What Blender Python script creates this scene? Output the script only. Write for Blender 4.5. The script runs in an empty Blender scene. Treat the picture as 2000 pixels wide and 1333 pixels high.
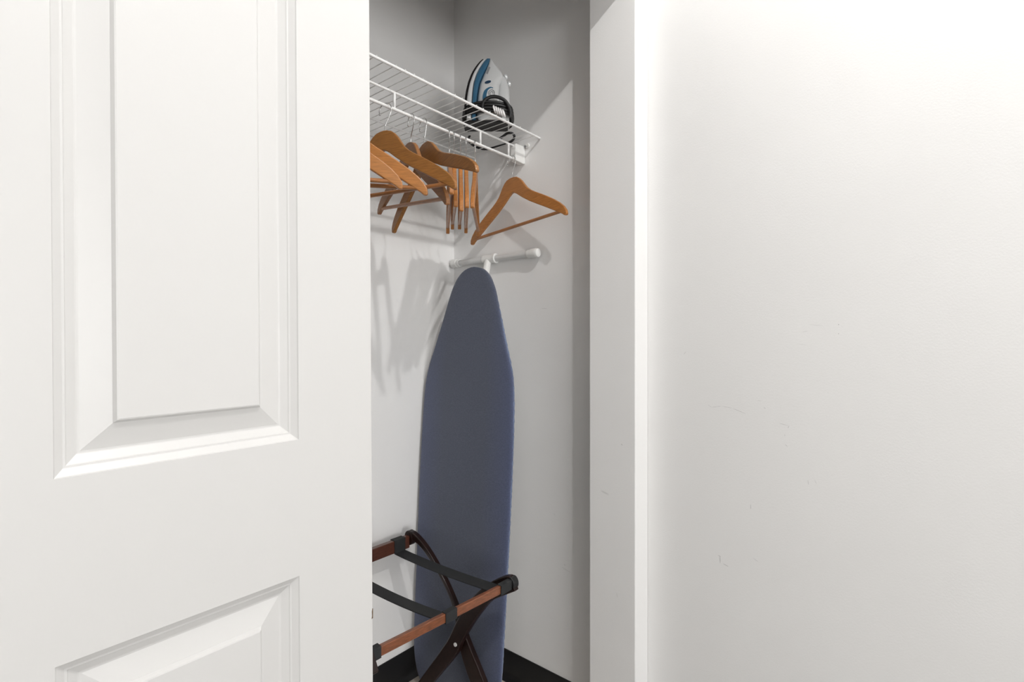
import bpy, bmesh, math, random
from mathutils import Vector, Matrix

random.seed(7)
SC = bpy.context.scene
COL = SC.collection

# ------------------------------------------------------------------ camera, light, exposure
CAM_H = 1.15
FWD, SID = 0.76698, 0.64167          # camera looks along (FWD, SID, 0)
cd = bpy.data.cameras.new('camera')
cd.sensor_width = 36.0
cd.lens = 1010.0 / 2000.0 * 36.0
cd.shift_y = -5.5 / 2000.0
cd.clip_start = 0.02
cam = bpy.data.objects.new('camera', cd)
cam.location = (0, 0, CAM_H)
cam.rotation_euler = (math.pi / 2, 0, -math.atan2(FWD, SID))
COL.objects.link(cam)
SC.camera = cam

world = bpy.data.worlds.new('world')
world.use_nodes = True
world.node_tree.nodes['Background'].inputs[0].default_value = (0.93, 0.96, 1.0, 1)
world.node_tree.nodes['Background'].inputs[1].default_value = 0.3
SC.world = world

LAMP = Vector((0.30, -0.62, 2.95))    # bulb of the ceiling light over the camera's shoulder
BULB_STRENGTH = 2080.0
BULB_R = 0.029
al = bpy.data.lights.new('room_fill', 'AREA')  # fill light far behind the camera, added to brighten hall and closet
al.shape = 'RECTANGLE'; al.size = 2.3; al.size_y = 2.0
al.energy = 147.0
al.color = (1.0, 0.998, 0.995)
alo = bpy.data.objects.new('room_fill', al)
alo.location = (-1.45, -5.10, 1.10)
alo.rotation_euler = (math.radians(90), 0, 0)
COL.objects.link(alo)

SC.view_settings.view_transform = 'Standard'
SC.view_settings.look = 'None'
SC.view_settings.gamma = 1.0
SC.view_settings.use_curve_mapping = False
SC.view_settings.exposure = 0.0

# ------------------------------------------------------------------ materials
def mat(name, color, rough=0.5, metal=0.0, noise=None, bump=None, coat=0.0, sheen=0.0, spec=0.5, emit=None):
    m = bpy.data.materials.new(name)
    m.use_nodes = True
    nt = m.node_tree
    b = nt.nodes['Principled BSDF']
    b.inputs['Base Color'].default_value = (*color, 1)
    b.inputs['Roughness'].default_value = rough
    b.inputs['Metallic'].default_value = metal
    b.inputs['Coat Weight'].default_value = coat
    b.inputs['Coat Roughness'].default_value = 0.15
    b.inputs['Sheen Weight'].default_value = sheen
    b.inputs['Specular IOR Level'].default_value = spec
    if emit:
        b.inputs['Emission Color'].default_value = (*color, 1)
        b.inputs['Emission Strength'].default_value = emit
    tc = nt.nodes.new('ShaderNodeTexCoord')
    if noise:
        scale, amount, stretch = noise
        mp = nt.nodes.new('ShaderNodeMapping'); mp.inputs['Scale'].default_value = stretch
        nz = nt.nodes.new('ShaderNodeTexNoise'); nz.inputs['Scale'].default_value = scale
        nz.inputs['Detail'].default_value = 4
        nt.links.new(tc.outputs['Object'], mp.inputs[0]); nt.links.new(mp.outputs[0], nz.inputs['Vector'])
        rp = nt.nodes.new('ShaderNodeValToRGB')
        lo = [max(0, c * (1 - amount)) for c in color]; hi = [min(1, c * (1 + amount)) for c in color]
        rp.color_ramp.elements[0].position = 0.3; rp.color_ramp.elements[1].position = 0.7
        rp.color_ramp.elements[0].color = (*lo, 1); rp.color_ramp.elements[1].color = (*hi, 1)
        nt.links.new(nz.outputs[0], rp.inputs[0]); nt.links.new(rp.outputs[0], b.inputs['Base Color'])
    if bump:
        scale, strength, dist = bump
        nz2 = nt.nodes.new('ShaderNodeTexNoise'); nz2.inputs['Scale'].default_value = scale
        nz2.inputs['Detail'].default_value = 3
        nt.links.new(tc.outputs['Object'], nz2.inputs['Vector'])
        bp = nt.nodes.new('ShaderNodeBump'); bp.inputs['Strength'].default_value = strength
        bp.inputs['Distance'].default_value = dist
        nt.links.new(nz2.outputs[0], bp.inputs['Height']); nt.links.new(bp.outputs[0], b.inputs['Normal'])
    return m

PAINT = (0.866, 0.860, 0.850)
M = {}
M['ceiling'] = mat('ceiling_paint', (0.80, 0.79, 0.78), 0.8)
M['paint'] = mat('wall_paint', PAINT, 0.55, noise=(3.0, 0.012, (1, 1, 1)), bump=(260, 0.10, 0.002))
M['door'] = mat('door_paint', (0.664, 0.657, 0.646), 0.38, bump=(180, 0.05, 0.001))
M['wire'] = mat('white_vinyl_wire', (0.86, 0.86, 0.85), 0.35)
M['plastic'] = mat('white_plastic', (0.82, 0.82, 0.80), 0.32)
M['hanger'] = mat('hanger_wood', (0.415, 0.168, 0.043), 0.4, noise=(36, 0.2, (1.0, 9, 14)), coat=0.15)
M['hanger_dark'] = mat('hanger_wood_dark', (0.30, 0.128, 0.042), 0.4, noise=(36, 0.2, (1.0, 9, 14)), coat=0.15)
M['hanger_gold'] = mat('hanger_wood_golden', (0.315, 0.134, 0.034), 0.4, noise=(36, 0.26, (1.0, 9, 14)), coat=0.15)
M['dowel'] = mat('dowel_wood', (0.36, 0.15, 0.05), 0.4, noise=(40, 0.2, (1, 6, 6)), coat=0.2)
M['chrome'] = mat('chrome', (0.62, 0.62, 0.62), 0.2, metal=1.0)
M['cover'] = mat('board_cover_fabric', (0.078, 0.092, 0.140), 0.9, noise=(160, 0.16, (1, 1, 3)), bump=(900, 0.25, 0.001), sheen=0.25)
def worn_cover():
    m = M['cover']; nt = m.node_tree; b = nt.nodes['Principled BSDF']
    src = b.inputs['Base Color'].links[0].from_socket
    tc = nt.nodes.new('ShaderNodeTexCoord'); sp = nt.nodes.new('ShaderNodeSeparateXYZ'); nt.links.new(tc.outputs['Object'], sp.inputs[0])
    ab = nt.nodes.new('ShaderNodeMath'); ab.operation = 'ABSOLUTE'; nt.links.new(sp.outputs['Y'], ab.inputs[0])
    mr = nt.nodes.new('ShaderNodeMapRange'); mr.inputs['From Min'].default_value = 0.09; mr.inputs['From Max'].default_value = 0.20
    nt.links.new(ab.outputs[0], mr.inputs['Value'])
    mx = nt.nodes.new('ShaderNodeMix'); mx.data_type = 'RGBA'; mx.blend_type = 'MULTIPLY'; mx.inputs['Factor'].default_value = 1
    rp = nt.nodes.new('ShaderNodeValToRGB'); rp.color_ramp.elements[0].color = (0.98, 0.97, 0.92, 1); rp.color_ramp.elements[1].color = (0.98, 1.02, 1.22, 1)
    nt.links.new(mr.outputs[0], rp.inputs[0]); nt.links.new(src, mx.inputs['A']); nt.links.new(rp.outputs[0], mx.inputs['B'])
    nt.links.new(mx.outputs['Result'], b.inputs['Base Color'])
worn_cover()
M['hem'] = mat('board_cover_hem', (0.135, 0.175, 0.275), 0.85, noise=(200, 0.2, (1, 1, 1)), bump=(700, 0.3, 0.001), sheen=0.3)
M['deck'] = mat('board_metal', (0.6, 0.61, 0.62), 0.4)
M['rail'] = mat('mahogany_rail_sheen', (0.205, 0.069, 0.030), 0.35, noise=(40, 0.3, (1.5, 8, 8)), coat=0.25)  # near rail: lamp sheen put into a lighter wood colour
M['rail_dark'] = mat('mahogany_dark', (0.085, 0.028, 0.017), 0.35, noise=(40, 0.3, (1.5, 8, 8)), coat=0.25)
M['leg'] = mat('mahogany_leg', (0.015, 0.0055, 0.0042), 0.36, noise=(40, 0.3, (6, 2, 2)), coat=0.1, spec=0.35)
M['strap'] = mat('black_webbing', (0.016, 0.017, 0.018), 0.8, bump=(800, 0.3, 0.001))
M['rubber'] = mat('black_rubber', (0.009, 0.009, 0.010), 0.5)
M['vinyl'] = mat('black_vinyl_base', (0.006, 0.006, 0.007), 0.45)
M['iron_white'] = mat('iron_white_plastic', (0.74, 0.75, 0.75), 0.25)
M['iron_blue'] = mat('iron_blue_plastic', (0.045, 0.155, 0.27), 0.25)
M['iron_deep'] = mat('iron_deep_blue', (0.02, 0.055, 0.11), 0.25)
M['iron_grey'] = mat('iron_grey_print', (0.33, 0.34, 0.35), 0.4)
M['sole'] = mat('iron_soleplate', (0.03, 0.028, 0.028), 0.35, metal=0.6)
M['clear'] = mat('clear_knob', (0.85, 0.87, 0.88), 0.08, spec=0.8)
M['tube'] = mat('grey_white_tube', (0.66, 0.66, 0.65), 0.3)
M['tie'] = mat('white_tie', (0.80, 0.78, 0.78), 0.3)
M['bare'] = mat('bare_wood', (0.12, 0.075, 0.04), 0.8, noise=(200, 0.3, (1, 1, 1)))
M['glow'] = mat('bulb_glow', (1.0, 0.99, 0.975), 0.5, emit=BULB_STRENGTH)
M['lampbody'] = mat('lamp_white', (0.8, 0.8, 0.8), 0.4)

def floor_mat():
    m = mat('floor_tile', (0.55, 0.49, 0.43), 0.5, noise=(9, 0.10, (1, 1, 1)))
    return m
M['floor'] = floor_mat()
M['paint_far'] = mat('wall_paint_grey', (0.36, 0.355, 0.345), 0.6)
M['carpet'] = mat('hall_carpet', (0.27, 0.26, 0.245), 0.9, noise=(60, 0.2, (1, 1, 1)))

def glass_mat():
    m = bpy.data.materials.new('fill_window_glass'); m.use_nodes = True
    nt = m.node_tree; nt.nodes.clear()
    out = nt.nodes.new('ShaderNodeOutputMaterial'); mx = nt.nodes.new('ShaderNodeMixShader')
    tr = nt.nodes.new('ShaderNodeBsdfTransparent'); gl = nt.nodes.new('ShaderNodeBsdfGlossy')
    gl.inputs['Roughness'].default_value = 0.05; mx.inputs[0].default_value = 0.08
    nt.links.new(tr.outputs[0], mx.inputs[1]); nt.links.new(gl.outputs[0], mx.inputs[2]); nt.links.new(mx.outputs[0], out.inputs[0])
    return m
M['glass'] = glass_mat()

# ------------------------------------------------------------------ mesh helpers
def finish(name, bm, material, parent=None, smooth=None, bevel=0.0, label=None):
    bmesh.ops.recalc_face_normals(bm, faces=bm.faces)
    me = bpy.data.meshes.new(name)
    bm.to_mesh(me); bm.free()
    me.materials.append(material)
    if smooth:
        for p in me.polygons: p.use_smooth = True
        me.set_sharp_from_angle(angle=math.radians(smooth))
    o = bpy.data.objects.new(name, me)
    COL.objects.link(o)
    if parent: o.parent = parent
    if bevel:
        md = o.modifiers.new('bevel', 'BEVEL'); md.width = bevel; md.segments = 2; md.limit_method = 'ANGLE'
        md.angle_limit = math.radians(35)
    if label: o['label'] = label
    return o

def box(bm, x0, x1, y0, y1, z0, z1):
    vs = [bm.verts.new(p) for p in ((x0,y0,z0),(x1,y0,z0),(x1,y1,z0),(x0,y1,z0),(x0,y0,z1),(x1,y0,z1),(x1,y1,z1),(x0,y1,z1))]
    for f in ((0,3,2,1),(4,5,6,7),(0,1,5,4),(1,2,6,5),(2,3,7,6),(3,0,4,7)):
        bm.faces.new([vs[i] for i in f])

def tube(bm, pts, r, n=8, closed=False, radii=None):
    pts = [Vector(p) for p in pts]
    N = len(pts); rings = []
    prev = None
    for i, p in enumerate(pts):
        a = pts[(i-1) % N] if (closed or i > 0) else p
        c = pts[(i+1) % N] if (closed or i < N-1) else p
        t = (c - a).normalized()
        if prev is None:
            ref = Vector((0,0,1)) if abs(t.z) < 0.9 else Vector((1,0,0))
            nrm = t.cross(ref).normalized()
        else:
            nrm = (prev - t * prev.dot(t)).normalized()
        prev = nrm
        bi = t.cross(nrm)
        rr = radii[i] if radii else r
        rings.append([bm.verts.new(p + (nrm*math.cos(2*math.pi*k/n) + bi*math.sin(2*math.pi*k/n))*rr) for k in range(n)])
    M_ = N if closed else N-1
    for i in range(M_):
        A, B = rings[i], rings[(i+1) % N]
        for k in range(n):
            bm.faces.new((A[k], A[(k+1)%n], B[(k+1)%n], B[k]))
    if not closed:
        bm.faces.new(rings[0][::-1]); bm.faces.new(rings[-1])

def loft(bm, rings, cap=True):
    vr = [[bm.verts.new(p) for p in r] for r in rings]
    n = len(vr[0])
    for A, B in zip(vr[:-1], vr[1:]):
        for k in range(n):
            bm.faces.new((A[k], A[(k+1)%n], B[(k+1)%n], B[k]))
    if cap:
        bm.faces.new(vr[0][::-1]); bm.faces.new(vr[-1])

def plate(bm, outline, fn, t0, t1):
    """outline of 2-D points, fn(u, v, t) -> 3-D point; extruded from t0 to t1"""
    A = [bm.verts.new(fn(u, v, t0)) for u, v in outline]
    B = [bm.verts.new(fn(u, v, t1)) for u, v in outline]
    n = len(A)
    bm.faces.new(A); bm.faces.new(B[::-1])
    for k in range(n):
        bm.faces.new((A[k], B[k], B[(k+1)%n], A[(k+1)%n]))

def sphere(bm, c, r, seg=16, rings=10, scale=(1,1,1)):
    mx = Matrix.Translation(c) @ Matrix.Diagonal((r*scale[0], r*scale[1], r*scale[2], 1))
    bmesh.ops.create_uvsphere(bm, u_segments=seg, v_segments=rings, radius=1, matrix=mx)

def thing(name, label, cat, loc=(0,0,0), group=None):
    o = bpy.data.objects.new(name, None); COL.objects.link(o)
    o.location = loc; o.empty_display_size = 0.05
    o['label'] = label; o['category'] = cat
    if group: o['group'] = group
    return o

def part(name, bm, material, root, **k):
    """mesh drawn in world coordinates, hung under a root that may be moved"""
    bmesh.ops.translate(bm, verts=bm.verts, vec=-Vector(root.location))
    return finish(name, bm, material, root, **k)

def struct(name, bm, material, parent=None, **k):
    o = finish(name, bm, material, parent, **k)
    if parent is None: o['kind'] = 'structure'
    return o

def lerp(a, b, t): return a + (b - a) * t

def curve(pts, n):
    """Catmull-Rom through the points"""
    P = [Vector(p) for p in pts]; out = []
    for i in range(len(P) - 1):
        p0 = P[max(i-1, 0)]; p1 = P[i]; p2 = P[i+1]; p3 = P[min(i+2, len(P)-1)]
        for k in range(n):
            t = k / n
            out.append(0.5*((2*p1) + (p2-p0)*t + (2*p0-5*p1+4*p2-p3)*t*t + (-p0+3*p1-3*p2+p3)*t**3))
    out.append(P[-1])
    return out

# ------------------------------------------------------------------ scuffs and scratches on painted walls
def scuffed(base, name, axis, segs):
    """copy of a paint material with thin marks; segs: (u0, v0, u1, v1, half width, strength) in the wall's own plane"""
    m = base.copy(); m.name = name
    nt = m.node_tree; b = nt.nodes['Principled BSDF']
    src = b.inputs['Base Color'].links[0].from_socket
    tc = nt.nodes.new('ShaderNodeTexCoord'); sp = nt.nodes.new('ShaderNodeSeparateXYZ'); cb = nt.nodes.new('ShaderNodeCombineXYZ')
    nt.links.new(tc.outputs['Object'], sp.inputs[0])
    nt.links.new(sp.outputs[axis], cb.inputs[0]); nt.links.new(sp.outputs['Z'], cb.inputs[1])
    nz = nt.nodes.new('ShaderNodeTexNoise'); nz.inputs['Scale'].default_value = 160
    nt.links.new(cb.outputs[0], nz.inputs['Vector'])
    acc = None
    for (u0, v0, u1, v1, hw, st) in segs:
        mp = nt.nodes.new('ShaderNodeMapping'); mp.vector_type = 'TEXTURE'
        mp.inputs['Location'].default_value = ((u0+u1)/2, (v0+v1)/2, 0)
        mp.inputs['Rotation'].default_value = (0, 0, math.atan2(v1-v0, u1-u0))
        mp.inputs['Scale'].default_value = (math.hypot(u1-u0, v1-v0)/2 + hw, hw, 1)
        nt.links.new(cb.outputs[0], mp.inputs[0])
        ab = nt.nodes.new('ShaderNodeVectorMath'); ab.operation = 'ABSOLUTE'; nt.links.new(mp.outputs[0], ab.inputs[0])
        s2 = nt.nodes.new('ShaderNodeSeparateXYZ'); nt.links.new(ab.outputs[0], s2.inputs[0])
        mx = nt.nodes.new('ShaderNodeMath'); mx.operation = 'MAXIMUM'
        nt.links.new(s2.outputs[0], mx.inputs[0]); nt.links.new(s2.outputs[1], mx.inputs[1])
        mr = nt.nodes.new('ShaderNodeMapRange')
        mr.inputs['From Min'].default_value = 1.0; mr.inputs['From Max'].default_value = 0.4
        mr.inputs['To Min'].default_value = 0.0; mr.inputs['To Max'].default_value = min(0.8, st*1.2)
        nt.links.new(mx.outputs[0], mr.inputs['Value'])
        if acc is None: acc = mr.outputs[0]
        else:
            ad = nt.nodes.new('ShaderNodeMath'); ad.operation = 'MAXIMUM'
            nt.links.new(acc, ad.inputs[0]); nt.links.new(mr.outputs[0], ad.inputs[1]); acc = ad.outputs[0]
    ml = nt.nodes.new('ShaderNodeMath'); ml.operation = 'MULTIPLY'
    mr = nt.nodes.new('ShaderNodeMapRange'); mr.inputs['From Min'].default_value = 0.22; mr.inputs['From Max'].default_value = 0.46
    nt.links.new(nz.outputs[0], mr.inputs['Value'])
    nt.links.new(acc, ml.inputs[0]); nt.links.new(mr.outputs[0], ml.inputs[1])
    mix = nt.nodes.new('ShaderNodeMix'); mix.data_type = 'RGBA'
    nt.links.new(ml.outputs[0], mix.inputs['Factor']); nt.links.new(src, mix.inputs['A'])
    mix.inputs['B'].default_value = (0.12, 0.11, 0.105, 1)
    nt.links.new(mix.outputs['Result'], b.inputs['Base Color'])
    return m

# ------------------------------------------------------------------ the room
XW = 1.328      # right wall of hall and closet
YB = 1.390      # back wall of the closet
YF, YI = 0.625, 0.766   # outer and inner face of the closet front wall
XR = 1.254      # reveal of the opening at its right end
XO = -0.53      # left end of the opening
XC = -0.64      # left wall of the closet
XL, YN = -3.0, -5.2     # left and near wall of the hall
ZH, ZC, ZR = 2.105, 2.40, 3.05

marks_right = [   # (Y, Z, Y, Z, half width, strength)
    (0.461,0.980,0.452,0.975,.0006,.30),(0.452,0.975,0.428,0.980,.0006,.30),(0.428,0.980,0.402,0.977,.0006,.25),(0.402,0.977,0.370,0.966,.0006,.32),
    (0.297,0.951,0.276,0.947,.0006,.30),(0.276,0.947,0.278,0.942,.0006,.35),
    (0.436,0.604,0.430,0.603,.0006,.45),(0.432,0.604,0.431,0.586,.0008,.50),(0.424,0.587,0.411,0.583,.0010,.30),
    (0.178,1.180,0.178,1.1795,.0009,.55),(0.178,1.160,0.178,1.1595,.0008,.45),
    (0.250,1.164,0.2375,1.166,.0005,.22),(0.236,1.181,0.208,1.178,.0005,.20),(0.258,1.137,0.238,1.134,.0005,.14),
    (0.5245,1.107,0.518,1.115,.0006,.28),(0.3595,0.748,0.359,0.737,.0007,.35),(0.354,0.62,0.342,0.614,.0006,.25),
    (0.2375,0.828,0.236,0.818,.0007,.25),(0.224,0.831,0.2205,0.823,.0007,.28),(0.285,0.925,0.2845,0.924,.0007,.4),(0.284,0.903,0.279,0.899,.0006,.3),
    (0.330,0.985,0.326,0.983,.0007,.28),(0.345,1.001,0.335,1.000,.0005,.2),
    (0.910,0.440,0.875,0.432,.0007,.30),(0.900,0.452,0.898,0.448,.0012,.25),(0.988,1.245,0.965,1.244,.0007,.30),(0.94,0.60,0.935,0.595,.0010,.2),
]
marks_back = [
    (0.93,0.285,0.935,0.27,.0015,.25),(0.955,0.275,0.96,0.27,.003,.22),(0.92,0.40,0.96,0.43,.0006,.22),(0.95,0.42,0.985,0.435,.0006,.2),
]
M['paint_right'] = scuffed(M['paint'], 'wall_paint_scuffed', 'Y', marks_right)
M['paint_back'] = scuffed(M['paint'], 'wall_paint_back', 'X', marks_back)
M['paint_front'] = scuffed(M['paint'], 'wall_paint_front', 'Y', [(0.727,0.728,0.705,0.722,.0030,.16),(0.6655,0.865,0.664,0.863,.0014,.35),(0.68,0.46,0.678,0.45,.0015,.12)])

bm = bmesh.new(); box(bm, XC, XW, YI-0.05, YB, -0.1, 0.0); struct('floor', bm, M['floor'])
bm = bmesh.new(); box(bm, XL, XW, YN, YI-0.05, -0.1, 0.0); struct('floor_hall', bm, M['carpet'])
bm = bmesh.new(); box(bm, XL, XW, YN, YF, ZR, ZR+0.1); box(bm, XC, XW, YI, YB, ZC, ZR+0.1); struct('ceiling', bm, M['ceiling'])
bm = bmesh.new(); box(bm, XW, XW+0.12, YN, YB+0.12, -0.1, ZR+0.1); struct('wall_right', bm, M['paint_right'])
bm = bmesh.new(); box(bm, XC-0.12, XW, YB, YB+0.12, -0.1, ZR+0.1); struct('wall_back', bm, M['paint_back'])
bm = bmesh.new(); box(bm, XC-0.12, XC, YI, YB, -0.1, ZR+0.1); struct('wall_closet_left', bm, M['paint'])
bm = bmesh.new()      # closet front wall: left part, header over the opening, short return at the right
pr = [(XL,0),(XO,0),(XO,ZH),(XR,ZH),(XR,0),(XW,0),(XW,ZR+0.1),(XL,ZR+0.1)]
plate(bm, pr, lambda u, v, t: (u, t, v), YF, YI)
struct('wall_front', bm, M['paint_front'], bevel=0.003)
bm = bmesh.new(); box(bm, XL-0.12, XL, YN, YI, -0.1, ZR+0.1); struct('wall_left', bm, M['paint_far'])
wx0, wx1, wz0, wz1 = -2.7, -0.2, 0.08, 2.2
bm = bmesh.new()
box(bm, XL-0.12, wx0, YN-0.12, YN, -0.1, ZR+0.1); box(bm, wx1, XW+0.12, YN-0.12, YN, -0.1, ZR+0.1)
box(bm, wx0, wx1, YN-0.12, YN, -0.1, wz0); box(bm, wx0, wx1, YN-0.12, YN, wz1, ZR+0.1)
struct('wall_near', bm, M['paint_far'])
bm = bmesh.new()
for a in ((wx0, wx0+.05, wz0, wz1), (wx1-.05, wx1, wz0, wz1), (wx0+.05, wx1-.05, wz0, wz0+.05), (wx0+.05, wx1-.05, wz1-.05, wz1), ((wx0+wx1)/2-.02, (wx0+wx1)/2+.02, wz0+.05, wz1-.05)):
    box(bm, a[0], a[1], YN-0.09, YN-0.03, a[2], a[3])
win = struct('fill_window_1', bm, M['door'], bevel=0.004)  # unseen window, added as a setting for the fill light
bm = bmesh.new(); box(bm, wx0+.05, (wx0+wx1)/2-.02, YN-0.065, YN-0.06, wz0+.05, wz1-.05); struct('pane', bm, M['glass'], win)
bm = bmesh.new(); box(bm, (wx0+wx1)/2+.02, wx1-.05, YN-0.065, YN-0.06, wz0+.05, wz1-.05); struct('pane', bm, M['glass'], win)

# black vinyl cove base: a thin strip that flares out at its toe
cove = [(0.0005,0.0),(0.016,0.0),(0.0155,0.004),(0.010,0.010),(0.006,0.018),(0.0042,0.030),(0.0036,0.094),(0.0030,0.0985),(0.0005,0.100)]
bm = bmesh.new(); plate(bm, cove, lambda u, v, t: (t, YB-u, v), XC+0.001, XW-0.016); struct('baseboard_back', bm, M['vinyl'], smooth=40)
bm = bmesh.new(); plate(bm, cove, lambda u, v, t: (XW-u, t, v), YI+0.001, YB-0.0005); struct('baseboard_right', bm, M['vinyl'], smooth=40)
bm = bmesh.new(); plate(bm, cove, lambda u, v, t: (XW-u, t, v), YN+0.001, YF-0.001); struct('baseboard_hall', bm, M['vinyl'], smooth=40)

# ------------------------------------------------------------------ sliding panelled door
DY = 0.675
TILT = math.radians(0.36)
door = bpy.data.objects.new('door_1', None); COL.objects.link(door)
door['kind'] = 'structure'
DX0, DX1, DZ0, DZ1 = -0.448, 0.4705, 0.02, 2.085
door.location = (DX1 - 0.0, DY, 1.10); 
stile = (0.1005, 0.3535)                  # right column of panels
left = (-0.334, -0.081)
rows = [(0.235, 0.8262), (1.0125, 1.665), (1.755, 1.965)]
PROFILE = [(0.0,0.0),(0.0010,0.0016),(0.0080,0.0066),(0.0090,0.0068),(0.0102,0.0068),(0.0112,0.0080),(0.0195,0.0130),(0.0207,0.0134),(0.0225,0.0134),(0.0482,0.0058),(0.0490,0.0057),(0.0519,0.0012),(0.0535,0.0006)]
def rect_ring(bm, x0, x1, z0, z1, y): return [bm.verts.new((x, y, z)) for x, z in ((x0,z0),(x1,z0),(x1,z1),(x0,z1))]
# slab with openings where the panels sit
bm = bmesh.new()
xs = [DX0, left[0], left[1], stile[0], stile[1], DX1]
zs = [DZ0] + [z for r in rows for z in r] + [DZ1]
grid = {}
for i, x in enumerate(xs):
    for k, z in enumerate(zs): grid[i, k] = bm.verts.new((x, DY, z))
holes = {(i, k) for i in (1, 3) for k in (1, 3, 5)}
for i in range(len(xs)-1):
    for k in range(len(zs)-1):
        if (i, k) not in holes:
            bm.faces.new((grid[i,k], grid[i+1,k], grid[i+1,k+1], grid[i,k+1]))
bk = [bm.verts.new((x, DY+0.035, z)) for x, z in ((DX0,DZ0),(DX1,DZ0),(DX1,DZ1),(DX0,DZ1))]
nx_, nz_ = len(xs)-1, len(zs)-1
bm.faces.new(bk)
bm.faces.new([grid[nx_,k] for k in range(nz_+1)] + [bk[2], bk[1]])
bm.faces.new([grid[0,k] for k in range(nz_, -1, -1)] + [bk[0], bk[3]])
bm.faces.new([grid[i,nz_] for i in range(nx_, -1, -1)] + [bk[3], bk[2]])
bm.faces.new([grid[i,0] for i in range(nx_+1)] + [bk[1], bk[0]])
part('slab', bm, M['door'], door, bevel=0.0012)
for (x0, x1) in (left, stile):
    for (z0, z1) in rows:
        bm = bmesh.new(); prev = None
        for (o, d) in PROFILE:
            ring = rect_ring(bm, x0+o, x1-o, z0+o, z1-o, DY+d)
            if prev:
                for k in range(4): bm.faces.new((prev[k], prev[(k+1)%4], ring[(k+1)%4], ring[k]))
            prev = ring
        bm.faces.new(prev)
        back = rect_ring(bm, x0, x1, z0, z1, DY+0.03)
        bm.faces.ensure_lookup_table()
        bm.verts.ensure_lookup_table()
        first = bm.verts[0:4]
        for k in range(4): bm.faces.new((first[k], back[k], back[(k+1)%4], first[(k+1)%4]))
        bm.faces.new(back[::-1])
        part('panel', bm, M['door'], door)
# chipped edge with bare wood showing
bm = bmesh.new()
plate(bm, [(-0.0022,-0.0080),(0.0002,-0.0075),(0.0004,0.0072),(-0.0006,0.0070),(-0.0016,0.003),(-0.0013,-0.004)], lambda u, v, t: (DX1+u, t, 0.7265+v), DY-0.0003, DY+0.010)
part('edge_chip', bm, M['bare'], door, label='bare brown wood at a chip in the white door edge')
door.rotation_euler = (0, -TILT, 0)

# ------------------------------------------------------------------ wire shelf
ZS = CAM_H + 0.6445          # top of the deck wires
Y_FRONT, Y_HANG, Y_MID = 0.992, 1.065, 1.280
XS0 = XC + 0.004
Z_HANG = CAM_H + 0.578
shelf = thing('wire_shelf', 'white vinyl-coated wire closet shelf with hanging rod along the back wall', 'shelf', (XS0, YB, ZS))
def rod(name, y, z, r, x1=XW-0.003):
    bm = bmesh.new(); tube(bm, [(XS0, y, z), (x1, y, z)], r, 10)
    return part(name, bm, M['wire'], shelf, smooth=50)
rod('front_rod', Y_FRONT, ZS-0.0055, 0.0036)
rod('support_rod', Y_HANG, ZS-0.0065-0.018, 0.0033, 1.279)
rod('hanging_rod', Y_HANG, Z_HANG, 0.0042, 1.279)
rod('middle_rod', Y_MID, ZS-0.0050, 0.0026)
rod('back_rod', YB-0.006, ZS-0.0050, 0.0030)
wire_me = None
x = 0.704
xs_w = [x + 0.02733*k for k in range(-49, 23)]
for x in xs_w:
    if x < XS0 + 0.005 or x > XW - 0.006: continue
    if wire_me is None:
        bm = bmesh.new(); tube(bm, [(0, -0.0024, 0), (0, 0.30, 0), (0, YB-0.003-Y_FRONT, 0)], 0.00115, 6)
        o = finish('deck_wire', bm, M['wire'], shelf, smooth=60); wire_me = o.data
    else:
        o = bpy.data.objects.new('deck_wire', wire_me); COL.objects.link(o); o.parent = shelf
    o.location = Vector((x, Y_FRONT, ZS-0.00115)) - shelf.location
for x in (0.8105, 1.1255, 1.2555, 0.4955, 0.1805, -0.1345, -0.4495):
    bm = bmesh.new(); tube(bm, [(x, Y_HANG, Z_HANG+0.001), (x, Y_HANG, ZS-0.024)], 0.0036, 8)
    part('link', bm, M['wire'], shelf, smooth=60)
bm = bmesh.new()
br = [(0,0),(0.020,0),(0.026,0.004),(0.028,0.010),(0.028,0.058),(0.024,0.063),(0,0.063)]
plate(bm, [(1.2775,-0.001),(1.281,-0.007),(1.318,-0.009),(XW-0.0005,-0.007),(XW-0.0005,0.046),(1.324,0.049),(1.281,0.0475),(1.2775,0.044)], lambda u, v, t: (u, t, Z_HANG+v), Y_HANG-0.011, Y_HANG+0.010)
bk_ = part('end_bracket', bm, M['plastic'], shelf, bevel=0.002)
bm = bmesh.new()
tube(bm, [(XW-0.0005, 1.044, Z_HANG+0.050), (XW-0.006, 1.044, Z_HANG+0.050)], 0.0085, 14)
part('anchor', bm, M['plastic'], shelf, smooth=40)
bm = bmesh.new(); tube(bm, [(XW-0.004, 1.0475, Z_HANG+0.047), (XW-0.0095, 1.0475, Z_HANG+0.047)], 0.0042, 10)
part('screw', bm, M['chrome'], shelf, smooth=40)
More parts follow.
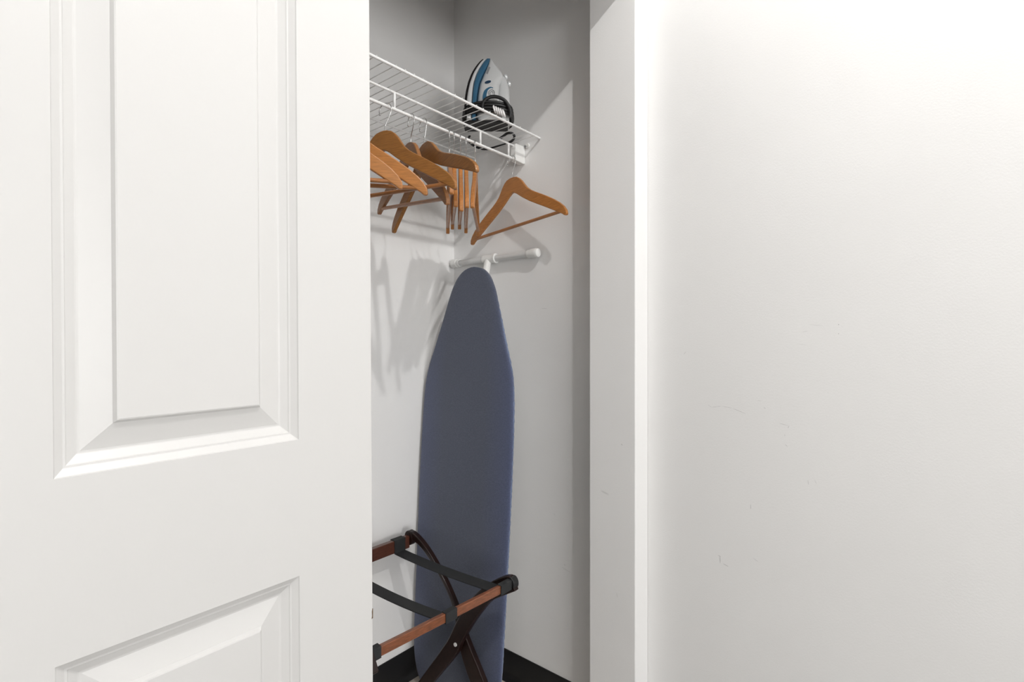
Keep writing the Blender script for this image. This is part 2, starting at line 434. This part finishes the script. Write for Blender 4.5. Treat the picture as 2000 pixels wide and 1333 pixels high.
# ------------------------------------------------------------------ wooden hangers
def side(s):
    top = [(0.010,-0.0665),(0.022,-0.0695),(0.033,-0.077),(0.043,-0.088),(0.052,-0.101),(0.062,-0.114),(0.075,-0.1255),(0.092,-0.1365),(0.115,-0.1495),(0.140,-0.1645),(0.165,-0.1805),(0.186,-0.1965),(0.200,-0.2105),(0.2085,-0.224),(0.2105,-0.236)]
    bot = [(0.2075,-0.240),(0.201,-0.2395),(0.194,-0.2335),(0.182,-0.2265),(0.160,-0.2130),(0.130,-0.1955),(0.100,-0.1785),(0.070,-0.1610),(0.040,-0.1405),(0.018,-0.1235),(0.006,-0.1165)]
    return [(s*a, b) for a, b in top], [(s*a, b) for a, b in bot]
def hanger_meshes():
    t, b = side(1); t2, b2 = side(-1)
    outline = [(0,-0.0655)] + t + b + [(0,-0.1150)] + b2[::-1] + t2[::-1]
    bm = bmesh.new(); plate(bm, outline, lambda u, v, w: (u, w, v), -0.0055, 0.0055)
    body = finish('body', bm, M['hanger'], bevel=0.0022)
    bm = bmesh.new(); tube(bm, [(-0.188,0,-0.2235),(0.188,0,-0.2235)], 0.0050, 10)
    bar = finish('trouser_bar', bm, M['dowel'], smooth=50)
    cz, R = -0.0128, 0.0185
    pts = [(0,0,-0.070),(0,0,-0.055),(0.0035,0,-0.046),(0.0105,0,-0.034)] + [(R*math.cos(math.radians(a)), 0, cz+R*math.sin(math.radians(a))) for a in range(-35, 216, 14)]
    bm = bmesh.new(); tube(bm, pts, 0.00125, 7)
    e = pts[-1]; sphere(bm, e, 0.0026, 8, 6)
    hook = finish('hook', bm, M['chrome'], smooth=60)
    return body, bar, hook
H_BODY, H_BAR, H_HOOK = hanger_meshes()
GROUP = 'wooden hangers on the shelf rod'
def hanger(X0, yaw, roll, pitch, label, first=False, bar=True, wood='hanger', s=1.0):
    root = thing('wooden_hanger', label, 'hanger', (X0, Y_HANG, Z_HANG + 0.0), GROUP)
    yaw, roll, pitch = map(math.radians, (yaw, roll, pitch))
    ex = Vector((math.sin(yaw), -math.cos(yaw), 0)); en = Vector((math.cos(yaw), math.sin(yaw), 0)); ez = Vector((0,0,1))
    # roll about the hanger's own normal, pitch about its long axis
    ax = ex*math.cos(roll) + ez*math.sin(roll)
    az = -ex*math.sin(roll) + ez*math.cos(roll)
    az2 = az*math.cos(pitch) + en*math.sin(pitch)
    an = ax.cross(az2)*-1
    m = Matrix(((ax.x, an.x, az2.x), (ax.y, an.y, az2.y), (ax.z, an.z, az2.z)))
    root.rotation_euler = m.to_euler()
    for src in ((H_BODY, H_BAR, H_HOOK) if bar else (H_BODY, H_HOOK)):
        o = src if first else src.copy()
        if not first: COL.objects.link(o)
        o.parent = root
        if src is H_BODY and wood != 'hanger':
            o.data = src.data.copy(); o.data.materials[0] = M[wood]
    return root
hanger(1.2687, -4.3, 4.9, 0.5, 'honey wooden hanger at the right end of the rod, alone beside the bracket', first=True)
hanger(0.7835, 15.5, 0.6, 3.5, 'honey wooden hanger with a broad round neck, its arm crossing in front of others', wood='hanger_gold')
hanger(0.9025, -10.0, 10.8, 0.6, 'tilted honey hanger without a trouser bar, its long arm hanging down left', bar=False, wood='hanger_gold')
hanger(0.8640, -13.4, -7.8, -2.4, 'brown hanger tilted to the left just behind the broad-necked hanger', wood='hanger_dark')
hanger(0.655, 44.0, -2.0, 0, 'honey hanger half hidden by the door edge, lower arm ending above the crossed bars')
hanger(0.575, 51.0, -1.0, 0, 'pale honey hanger most hidden by the door edge, only one arm tip showing')
hanger(0.9990, -41.8, 1.7, 0, 'first hanger from the left in the row of hangers seen edge on')
hanger(1.0170, -42.4, -4.2, 0, 'second hanger from the left in the row of hangers seen edge on')
hanger(1.0425, -43.6, -5.6, 0, 'third hanger from the left in the row of hangers seen edge on')
hanger(1.0650, -44.6, -2.7, -0.3, 'fourth hanger from the left in the row of hangers seen edge on')
hanger(1.1030, -48.4, -1.2, -0.4, 'fifth hanger in the edge-on row, its bar leaning towards the lone hanger')

# ------------------------------------------------------------------ ironing board
BX, BK, BYC = 1.103, 0.0635, 1.172
board = thing('ironing_board', 'ironing board with a faded blue cover leaning upright in the closet corner', 'ironing board', (BX, BYC, 0))
def bpt(y, z, d):     # y across, z up the board, d behind its front face
    n = Vector((1, 0, -BK)).normalized()
    return Vector((BX + BK*z, BYC + y, z)) + n*d
PROF = [(0.006,.118),(0.012,.132),(0.035,.157),(0.069,.176),(0.12,.189),(0.20,.194),(0.35,.197),(0.5,.1995),(0.7,.2015),(0.86,.2008),(0.95,.1985),(1.00,.1945),(1.04,.1875),(1.08,.175),(1.12,.160),(1.16,.146),(1.20,.132),(1.245,.117),(1.275,.107),(1.30,.098),(1.325,.086),(1.345,.073),(1.360,.058),(1.370,.042),(1.3755,.026),(1.378,.010)]
def board_loft(grow, d0, d1, name, m, n=28, wrinkle=0.0, power=0.28, shift=0.0):
    bm = bmesh.new(); rings = []
    rows_ = curve([(w, z, 0) for z, w in PROF], 4)
    for p in rows_:
        w, z = p.x + grow, p.y
        yc = 0.0 if z < 1.0 else -0.011*((z-1.0)/0.378)
        yc += shift*min(1, max(0, (z-0.95)/0.25))
        ring = []
        for k in range(n):
            a = 2*math.pi*(k+0.5)/n
            c, s_ = math.cos(a), math.sin(a)
            yy = w*math.copysign(abs(c)**power, c); dd = (d0+d1)/2 + (d1-d0)/2*math.copysign(abs(s_)**0.55, s_)
            if wrinkle and abs(c) > 0.55:
                yy += wrinkle*(math.sin(z*71+k)*0.4 + math.sin(z*173+2*k)*0.35 + math.sin(z*29)*0.6)*(1 if c < 0 else 0.35)
            if wrinkle: dd += wrinkle*0.5*math.sin(z*9+yy*23)
            ring.append(bpt(yy+yc, z, dd))
        rings.append(ring)
    loft(bm, rings)
    return part(name, bm, m, board, smooth=60)
board_loft(0.0, 0.0, 0.016, 'cover', M['cover'], wrinkle=0.0007)
board_loft(-0.008, 0.0165, 0.026, 'metal_deck', M['deck'], shift=0.0115)
# gathered hem along the wall-side edge: a rolled cord with puckers
pts = []
for z in [0.02+0.0075*k for k in range(180)]:
    w = None
    for (za, wa), (zb, wb) in zip(PROF[:-1], PROF[1:]):
        if za <= z <= zb: w = lerp(wa, wb, (z-za)/(zb-za))
    if w is None: continue
    yc = 0.0 if z < 1.0 else -0.011*((z-1.0)/0.378)
    pts.append((w, z, yc))
bm = bmesh.new()
tube(bm, [bpt(-w+0.0058+yc+0.0006*math.sin(i*1.9), z, 0.0105) for i, (w, z, yc) in enumerate(pts)], 0.0068, 10, radii=[(0.0064+0.0005*math.sin(i*2.3)*math.sin(i*0.7))*min(1, 0.45+(1.378-z)*3.2) for i, (w, z, yc) in enumerate(pts)])
part('hem', bm, M['hem'], board, smooth=60, label='lighter blue gathered hem along the right edge')
# folded leg: crossbar foot with ribbed end caps, tee joint and stem
TX, TZ = 1.3085, CAM_H + 0.271
ty0, ty1, tyc = 0.984, 1.380, 1.198
bm = bmesh.new(); tube(bm, [(TX, ty0+0.03, TZ), (TX, ty1-0.03, TZ)], 0.0110, 16)
foot = part('foot_bar', bm, M['tube'], board, smooth=50)
def capmesh(ya, yb):
    bm = bmesh.new(); s = 1 if yb > ya else -1
    prof = [(ya, 0.0135), (ya+s*0.012, 0.0138), (ya+s*0.013, 0.0148), (ya+s*0.030, 0.0150), (ya+s*0.034, 0.0155), (ya+s*0.040, 0.0135), (yb, 0.010)]
    n = 24; rings = []
    for y, r in prof:
        rings.append([(TX + (r + (0.0005 if (k % 2 and r > 0.0147) else 0))*math.cos(2*math.pi*k/n), y, TZ + (r + (0.0005 if (k % 2 and r > 0.0147) else 0))*math.sin(2*math.pi*k/n)) for k in range(n)])
    loft(bm, rings)
    return bm
part('end_cap', capmesh(ty0+0.042, ty0), M['plastic'], board, smooth=35)
part('end_cap', capmesh(ty1-0.042, ty1), M['plastic'], board, smooth=35)
bm = bmesh.new(); tube(bm, [(TX, tyc-0.030, TZ), (TX, tyc+0.022, TZ)], 0.0146, 18)
tube(bm, [(TX, tyc-0.034, TZ), (TX, tyc-0.027, TZ)], 0.0168, 18)
part('tee_joint', bm, M['plastic'], board, smooth=40)
bm = bmesh.new(); tube(bm, curve([(TX-0.004, tyc, TZ-0.006), (TX-0.018, tyc, TZ-0.06), (TX-0.045, tyc, TZ-0.20), (1.195, tyc, 0.62), (1.166, tyc, 0.30)], 5), 0.0125, 14)
part('leg_tube', bm, M['plastic'], board, smooth=50)

# ------------------------------------------------------------------ folding luggage rack
rack = thing('luggage_rack', 'folding mahogany luggage rack with black webbing straps standing in front of the board', 'luggage rack', (0.84, 1.115, 0))
LA, LB = 1.056, 1.0755     # inner faces of the two right-hand legs
legA_r = [(0.8735,0.478),(0.905,0.459),(0.960,0.424),(1.000,0.378),(1.040,0.323),(1.081,0.256),(1.103,0.215),(1.199,0.097),(1.278,0.0)]
legA_l = [(0.893,0.5125),(0.920,0.503),(0.985,0.458),(1.048,0.392),(1.098,0.318),(1.128,0.262),(1.155,0.222),(1.232,0.118),(1.322,0.0)]
legB_u = [(1.335,0.5215),(1.318,0.5195),(1.282,0.505),(1.236,0.474),(1.170,0.412),(1.118,0.345),(1.075,0.267),(1.006,0.170),(0.895,0.0)]
legB_l = [(1.356,0.500),(1.335,0.497),(1.292,0.488),(1.240,0.458),(1.178,0.402),(1.132,0.338),(1.104,0.232),(1.060,0.148),(0.958,0.0)]
def leg_bm(up, lo, x0, x1):
    a = [(p.x, p.y) for p in curve([(y, z, 0) for y, z in up], 3)]
    b = [(p.x, p.y) for p in curve([(y, z, 0) for y, z in lo], 3)]
    bm = bmesh.new()
    A0 = [bm.verts.new((x0, y, z)) for y, z in a]; B0 = [bm.verts.new((x0, y, z)) for y, z in b]
    A1 = [bm.verts.new((x1, y, z)) for y, z in a]; B1 = [bm.verts.new((x1, y, z)) for y, z in b]
    for k in range(len(a)-1):
        bm.faces.new((A0[k], A0[k+1], B0[k+1], B0[k])); bm.faces.new((A1[k], B1[k], B1[k+1], A1[k+1]))
        bm.faces.new((A0[k], A1[k], A1[k+1], A0[k+1])); bm.faces.new((B0[k], B0[k+1], B1[k+1], B1[k]))
    bm.faces.new((A0[0], B0[0], B1[0], A1[0])); bm.faces.new((A0[-1], A1[-1], B1[-1], B0[-1]))
    return bm
for dx in (0.0, -0.462):
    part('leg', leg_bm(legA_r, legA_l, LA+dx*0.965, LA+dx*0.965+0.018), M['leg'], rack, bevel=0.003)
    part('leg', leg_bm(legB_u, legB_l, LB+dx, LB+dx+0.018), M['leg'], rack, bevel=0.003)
for x0, x1 in ((LA-0.003, LB+0.0185), (LA-0.446-0.0015, LB-0.462+0.0185)):
    bm = bmesh.new(); tube(bm, [(x0, 1.099, 0.252), (x1, 1.099, 0.252)], 0.0056, 12)
    part('rivet', bm, M['plastic'], rack, smooth=40)
def rail(ya, yb, th, z0, z1, x0, x1, m):
    """bar from (x0, ya) to (x1, yb), th deep"""
    bm = bmesh.new()
    plate(bm, [(x0, ya), (x1, yb), (x1, yb+th), (x0, ya+th)], lambda u, v, t: (u, v, t), z0, z1)
    return part('rail', bm, m, rack, bevel=0.002)
RY0, RY1 = 0.909, 0.8845        # front of the near rail at its left and right end
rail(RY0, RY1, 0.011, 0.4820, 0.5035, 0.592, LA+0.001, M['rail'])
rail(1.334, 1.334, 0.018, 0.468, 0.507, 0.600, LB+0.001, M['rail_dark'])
# rounded black end of the near rail, wrapped by the leg top
bm = bmesh.new()
oc = [(0.892+0.0150*math.cos(math.radians(a)), 0.4915+0.0185*math.sin(math.radians(a))) for a in range(0, 360, 15)]
plate(bm, oc, lambda u, v, t: (t, u, v), LA+0.0, LA+0.0215); part('end_cap', bm, M['rubber'], rack, bevel=0.002)
bm = bmesh.new()
oc = [(1.340+0.0195*math.cos(math.radians(a)), 0.4985+0.0235*math.sin(math.radians(a))) for a in range(0, 360, 15)]
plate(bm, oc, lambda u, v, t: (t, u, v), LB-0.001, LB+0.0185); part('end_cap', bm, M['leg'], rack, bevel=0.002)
def strap(xa, xb, w, sag, wf=None):
    """webbing wrapped round both rails, hanging slack between them; xa at the near rail, xb at the far rail"""
    yn = lerp(RY0, RY1, (xa-0.592)/(LA-0.592)) - 0.0012
    path = [(yn+0.0135,0.5048),(yn,0.5048),(yn,0.4808),(yn+0.0135,0.4808)]
    n = 12
    for k in range(1, n):
        t = k/n
        path.append((lerp(yn+0.0135, 1.3328, t), lerp(0.4812, 0.4668, t) - sag*4*t*(1-t)))
    path += [(1.3328,0.4672),(1.3328,0.5082),(1.3532,0.5082),(1.3532,0.4668),(1.340,0.4666)]
    bm = bmesh.new(); rings = []
    for i, (y, z) in enumerate(path):
        t = min(1, max(0, (y-yn)/(1.333-yn)))
        x = lerp(xa, xb, t)
        a = path[max(i-1,0)]; c = path[min(i+1,len(path)-1)]
        ty, tz = c[0]-a[0], c[1]-a[1]; l = math.hypot(ty, tz) or 1
        ny, nz = -tz/l*0.0011, ty/l*0.0011
        rings.append([(x-w/2, y+ny, z+nz), (x+w/2, y+ny, z+nz), (x+w/2, y-ny, z-nz), (x-w/2, y-ny, z-nz)])
    loft(bm, rings)
    return part('strap', bm, M['strap'], rack)
strap(1.034, 1.036, 0.042, 0.006)
strap(0.846, 0.846, 0.036, 0.010)
strap(0.634, 0.645, 0.042, 0.010)

# ------------------------------------------------------------------ steam iron standing on its heel on the shelf
ID = 1.58
def ipix(px, py, dep=0.0):
    """a point of the iron: position in its side view, dep metres towards its far side"""
    d = ID
    rt = (px-1000)/1010*d; z = CAM_H + (661-py)/1010*d
    return Vector((FWD*(d+dep) + SID*rt, SID*(d+dep) - FWD*rt, z))
Y_HEEL = 661 - 0.6450/ID*1010
hb = ipix(955, Y_HEEL)
iron = thing('steam_iron', 'white and blue steam iron standing on its heel on the wire shelf', 'iron', (hb.x, hb.y, ZS))
def prof(points, y):
    """piecewise linear x at height y for a list of (x, y) from top to bottom"""
    for (xa, ya), (xb, yb) in zip(points[:-1], points[1:]):
        if ya <= y <= yb: return lerp(xa, xb, (y-ya)/(yb-ya) if yb > ya else 0)
    return points[0][0] if y < points[0][1] else points[-1][0]
S0 = [(943,117),(936,127),(929,139),(922,154),(916,173),(912,192),(909.5,212),(909,235),(911,252),(913,262)]
S1 = [(945,117),(938.5,127),(932,139),(925,154),(919,173),(915,192),(912.5,212),(912,235),(914,252),(916,262)]
B0 = [(951.5,114.5),(944,127),(938,139),(932,154),(927,173),(925,192),(924,212),(923,235),(923,262)]
B1 = [(957.5,116),(955,127),(950,140),(943,156),(937,173),(934,192),(932,212),(931,235),(931,262)]
T1 = [(959,117),(966,126),(974,137),(982,148),(987,154),(991,162),(994,175),(995.5,195),(996,215),(996,240),(995,262)]
W  = [(0.002,114),(0.012,122),(0.022,135),(0.032,152),(0.041,175),(0.047,200),(0.050,225),(0.050,262)]
def slab_between(A, B, ws, y0, y1, name, m, n=16, pw=0.5, wscale=lambda t: 1.0, rnd=20):
    """loft whose section at each height spans A..B across and +-W deep"""
    bm = bmesh.new(); rings = []
    for k in range(n+1):
        y = lerp(y0, y1, k/n)
        xa, xb, w = prof(A, y), prof(B, y), prof(W, y)*ws*wscale(k/n)
        ring = []
        for j in range(rnd):
            a = 2*math.pi*(j+0.5)/rnd; c, s_ = math.cos(a), math.sin(a)
            ring.append(ipix((xa+xb)/2 + (xb-xa)/2*math.copysign(abs(c)**pw, c), y, w*math.copysign(abs(s_)**pw, s_)))
        rings.append(ring)
    loft(bm, rings)
    return part(name, bm, m, iron, smooth=45)
YH = Y_HEEL
slab_between(S0, S1, 1.06, 118, YH-4, 'soleplate', M['sole'], pw=0.35)
slab_between(S1, B0, 1.00, 118, YH-4, 'skirt', M['iron_white'], pw=0.35)
slab_between(B0, B1, 0.97, 115.5, YH-4, 'blue_band', M['iron_blue'], pw=0.35)
GAPL = [(962,117),(966,150),(968,165),(968,190),(967,206),(975,217)]
# body up to the grip opening, closed above and below it
bodyR = [(959.5,117),(966,127),(974,138),(982,149),(984,158),(980,163),(976,170),(974.5,190),(975.5,204),(979,214),(988,220),(995,228),(995,262)]
slab_between(B1, bodyR, 0.86, 117.5, YH-4, 'body', M['iron_white'], n=34, pw=0.5)
gripL = [(978,156),(975.5,163),(974,176),(973.5,190),(974,206),(978,222)]
slab_between(gripL, T1, 0.40, 155, 222, 'handle', M['iron_white'], n=16, pw=0.75)
# ribs on the back of the grip
for i in range(7):
    y = 172 + i*7
    xx = prof(T1, y)
    bm = bmesh.new(); tube(bm, [ipix(xx-0.6, y, d) for d in (-0.011, -0.006, 0, 0.006, 0.011)], 0.0014, 6)
    part('grip_rib', bm, M['iron_white'], iron, smooth=60)
bm = bmesh.new(); slab = None
plate(bm, [(906,YH-7),(909,YH-9),(990,YH-6),(992,YH-3),(992,YH-0.3),(906,YH-0.3)], lambda u, v, t: ipix(u, v, t), -0.036, 0.036)
part('heel_rest', bm, M['rubber'], iron, bevel=0.002)
for (px, py, r) in ((988.5,150,0.0085),(995,163.5,0.0075)):
    bm = bmesh.new()
    a, b = ipix(px-6, py+3), ipix(px+1.5, py-0.5)
    tube(bm, [a, lerp(a, b, 0.45), lerp(a, b, 0.5), b], r, 14, radii=[r*0.55, r*0.55, r, r*0.9])
    part('knob', bm, M['clear'], iron, smooth=40, label='clear round knob')
def decal(points, name, m, depth=-0.0455, thick=0.004, label=None):
    bm = bmesh.new(); plate(bm, points, lambda u, v, t: ipix(u, v, t), depth-0.0, depth+thick)
    return part(name, bm, m, iron, label=label)
def near_face(px, py):      # depth of the body's near face at a point of the side view
    xa, xb, w = prof(B1, py), prof(bodyR, py), prof(W, py)*0.86
    c = max(-1, min(1, (px-(xa+xb)/2)/max(1e-6, (xb-xa)/2)))
    ang = abs(c)**4
    return -w*max(0.0, 1-ang**1.0)**0.25
def surf_plate(points, name, m, lift=0.0012, label=None):
    bm = bmesh.new()
    A = [bm.verts.new(ipix(u, v, near_face(u, v)-lift)) for u, v in points]
    B = [bm.verts.new(ipix(u, v, near_face(u, v)+0.004)) for u, v in points]
    n = len(A); bm.faces.new(A); bm.faces.new(B[::-1])
    for k in range(n): bm.faces.new((A[k], B[k], B[(k+1)%n], A[(k+1)%n]))
    return part(name, bm, m, iron, label=label)
surf_plate([(954+6.2*math.cos(t)*0.95+2.0*math.sin(t)*0.4, 171.5-2.6*math.cos(t)*0.75+2.6*math.sin(t)) for t in [2*math.pi*k/18 for k in range(18)]], 'steam_button', M['iron_deep'], lift=0.0025, label='dark blue oval button')
co = curve([(964,183,0),(958.8,181.4,0),(952.5,184,0),(947.2,189.2,0),(944.6,197.6,0),(944.1,205,0),(945,212.3,0)], 4)
ci = curve([(964,184,0),(959.3,183.5,0),(954.6,187.1,0),(952.5,192.4,0),(951.4,198.7,0),(952.5,205,0),(955,211,0)], 4)
bm = bmesh.new()
loft(bm, [[ipix(a.x, a.y, near_face(a.x, a.y)-0.0012), ipix(b_.x, b_.y, near_face(b_.x, b_.y)-0.0012), ipix(b_.x, b_.y, near_face(b_.x, b_.y)+0.003), ipix(a.x, a.y, near_face(a.x, a.y)+0.003)] for a, b_ in zip(co, ci)])
part('swirl', bm, M['iron_blue'], iron, label='blue crescent swirl')
sp = [(960+ (6.5-4.6*k/26)*math.cos(math.radians(200-22*k))+2.0, 194.5+(9.0-6.2*k/26)*math.sin(math.radians(200-22*k))*-1.0*0.95) for k in range(27)]
bm = bmesh.new(); tube(bm, [ipix(u, v, near_face(min(u,966), v)-0.0010) for u, v in sp], 0.0009, 6); part('spiral', bm, M['iron_grey'], iron, smooth=60)
surf_plate([(955.5,137),(958.5,139),(953.5,153.5),(950.5,152)], 'printed_mark', M['iron_grey'], lift=0.0008)
# power cord wound round the lower body, with a loop lying on the shelf wires
bm = bmesh.new()
for i, (yl, ym, yr, rad) in enumerate(((225,216,220,0.0043),(231,221,225,0.0044),(236,227,232,0.0044),(239,233,236,0.0042))):
    loop = []
    for k in range(36):
        a = 2*math.pi*k/36
        c, s_ = math.cos(a), math.sin(a)
        u = 953.5 + (46.5 + 0.8*i % 2)*math.copysign(abs(c)**0.6, c)
        v = (yl if c < 0 else yr)*abs(c) + ym*(1-abs(c)) + (4 if s_ > 0 else 0)*abs(s_)
        loop.append(ipix(u, v, 0.0585*math.copysign(abs(s_)**0.6, s_)))
    tube(bm, loop, rad, 8, closed=True)
part('wound_cord', bm, M['rubber'], iron, smooth=60)
bm = bmesh.new()
arc = curve([ipix(944,232,-0.062), ipix(946,219,-0.064), ipix(954,211,-0.064), ipix(965,207.5,-0.063), ipix(977,209.5,-0.062), ipix(987,215,-0.061), ipix(994,225,-0.060), ipix(997.5,236,-0.058), ipix(996.5,243.5,-0.055)], 5)
tube(bm, arc, 0.0050, 9)
part('cord_bend', bm, M['rubber'], iron, smooth=60)
def on_shelf(px, py, lift):
    d = (ZS + lift - CAM_H)*1010/(661-py)
    rt = (px-1000)/1010*d
    return Vector((min(FWD*d + SID*rt, XW-0.007), min(SID*d - FWD*rt, YB-0.02), ZS + lift))
bm = bmesh.new()
tube(bm, curve([on_shelf(*p, 0.0042) for p in ((917,266),(915,272),(918,279),(926,285),(936,289.5),(947,291.5),(960,289.5),(973,286),(987,282),(999,276),(1004,270),(1004,264),(998,260),(990,261),(983,266),(975,272))], 5), 0.0040, 8)
part('loose_cord', bm, M['rubber'], iron, smooth=60)
bm = bmesh.new()
for k in range(5):
    cx_, cy_ = 967.5+4.3*k, 232.5+1.9*k
    ring = [ipix(cx_ + 1.2*math.cos(a) + 1.8*math.sin(a), cy_ + 6.0*math.sin(a) - 0.5*math.cos(a), -0.066 + 0.009*math.cos(a)) for a in [2*math.pi*j/14 for j in range(14)]]
    tube(bm, ring, 0.0026, 6, closed=True)
part('cord_tie', bm, M['tie'], iron, smooth=60, label='white coiled tie holding the cord')

# ------------------------------------------------------------------ ceiling light that lights the closet
lamp = thing('ceiling_light', 'small white ceiling light with a bare round bulb above the camera', 'lamp', (LAMP.x, LAMP.y, ZR))
bm = bmesh.new()
n = 28
loft(bm, [[(LAMP.x+r*math.cos(2*math.pi*k/n), LAMP.y+r*math.sin(2*math.pi*k/n), z) for k in range(n)] for r, z in ((0.062,ZR),(0.062,ZR-0.012),(0.045,ZR-0.022),(0.022,ZR-0.030),(0.020,ZR-0.056))])
part('canopy', bm, M['lampbody'], lamp, smooth=40)
bm = bmesh.new(); sphere(bm, LAMP, BULB_R, 24, 16)
part('bulb', bm, M['glow'], lamp, smooth=80)
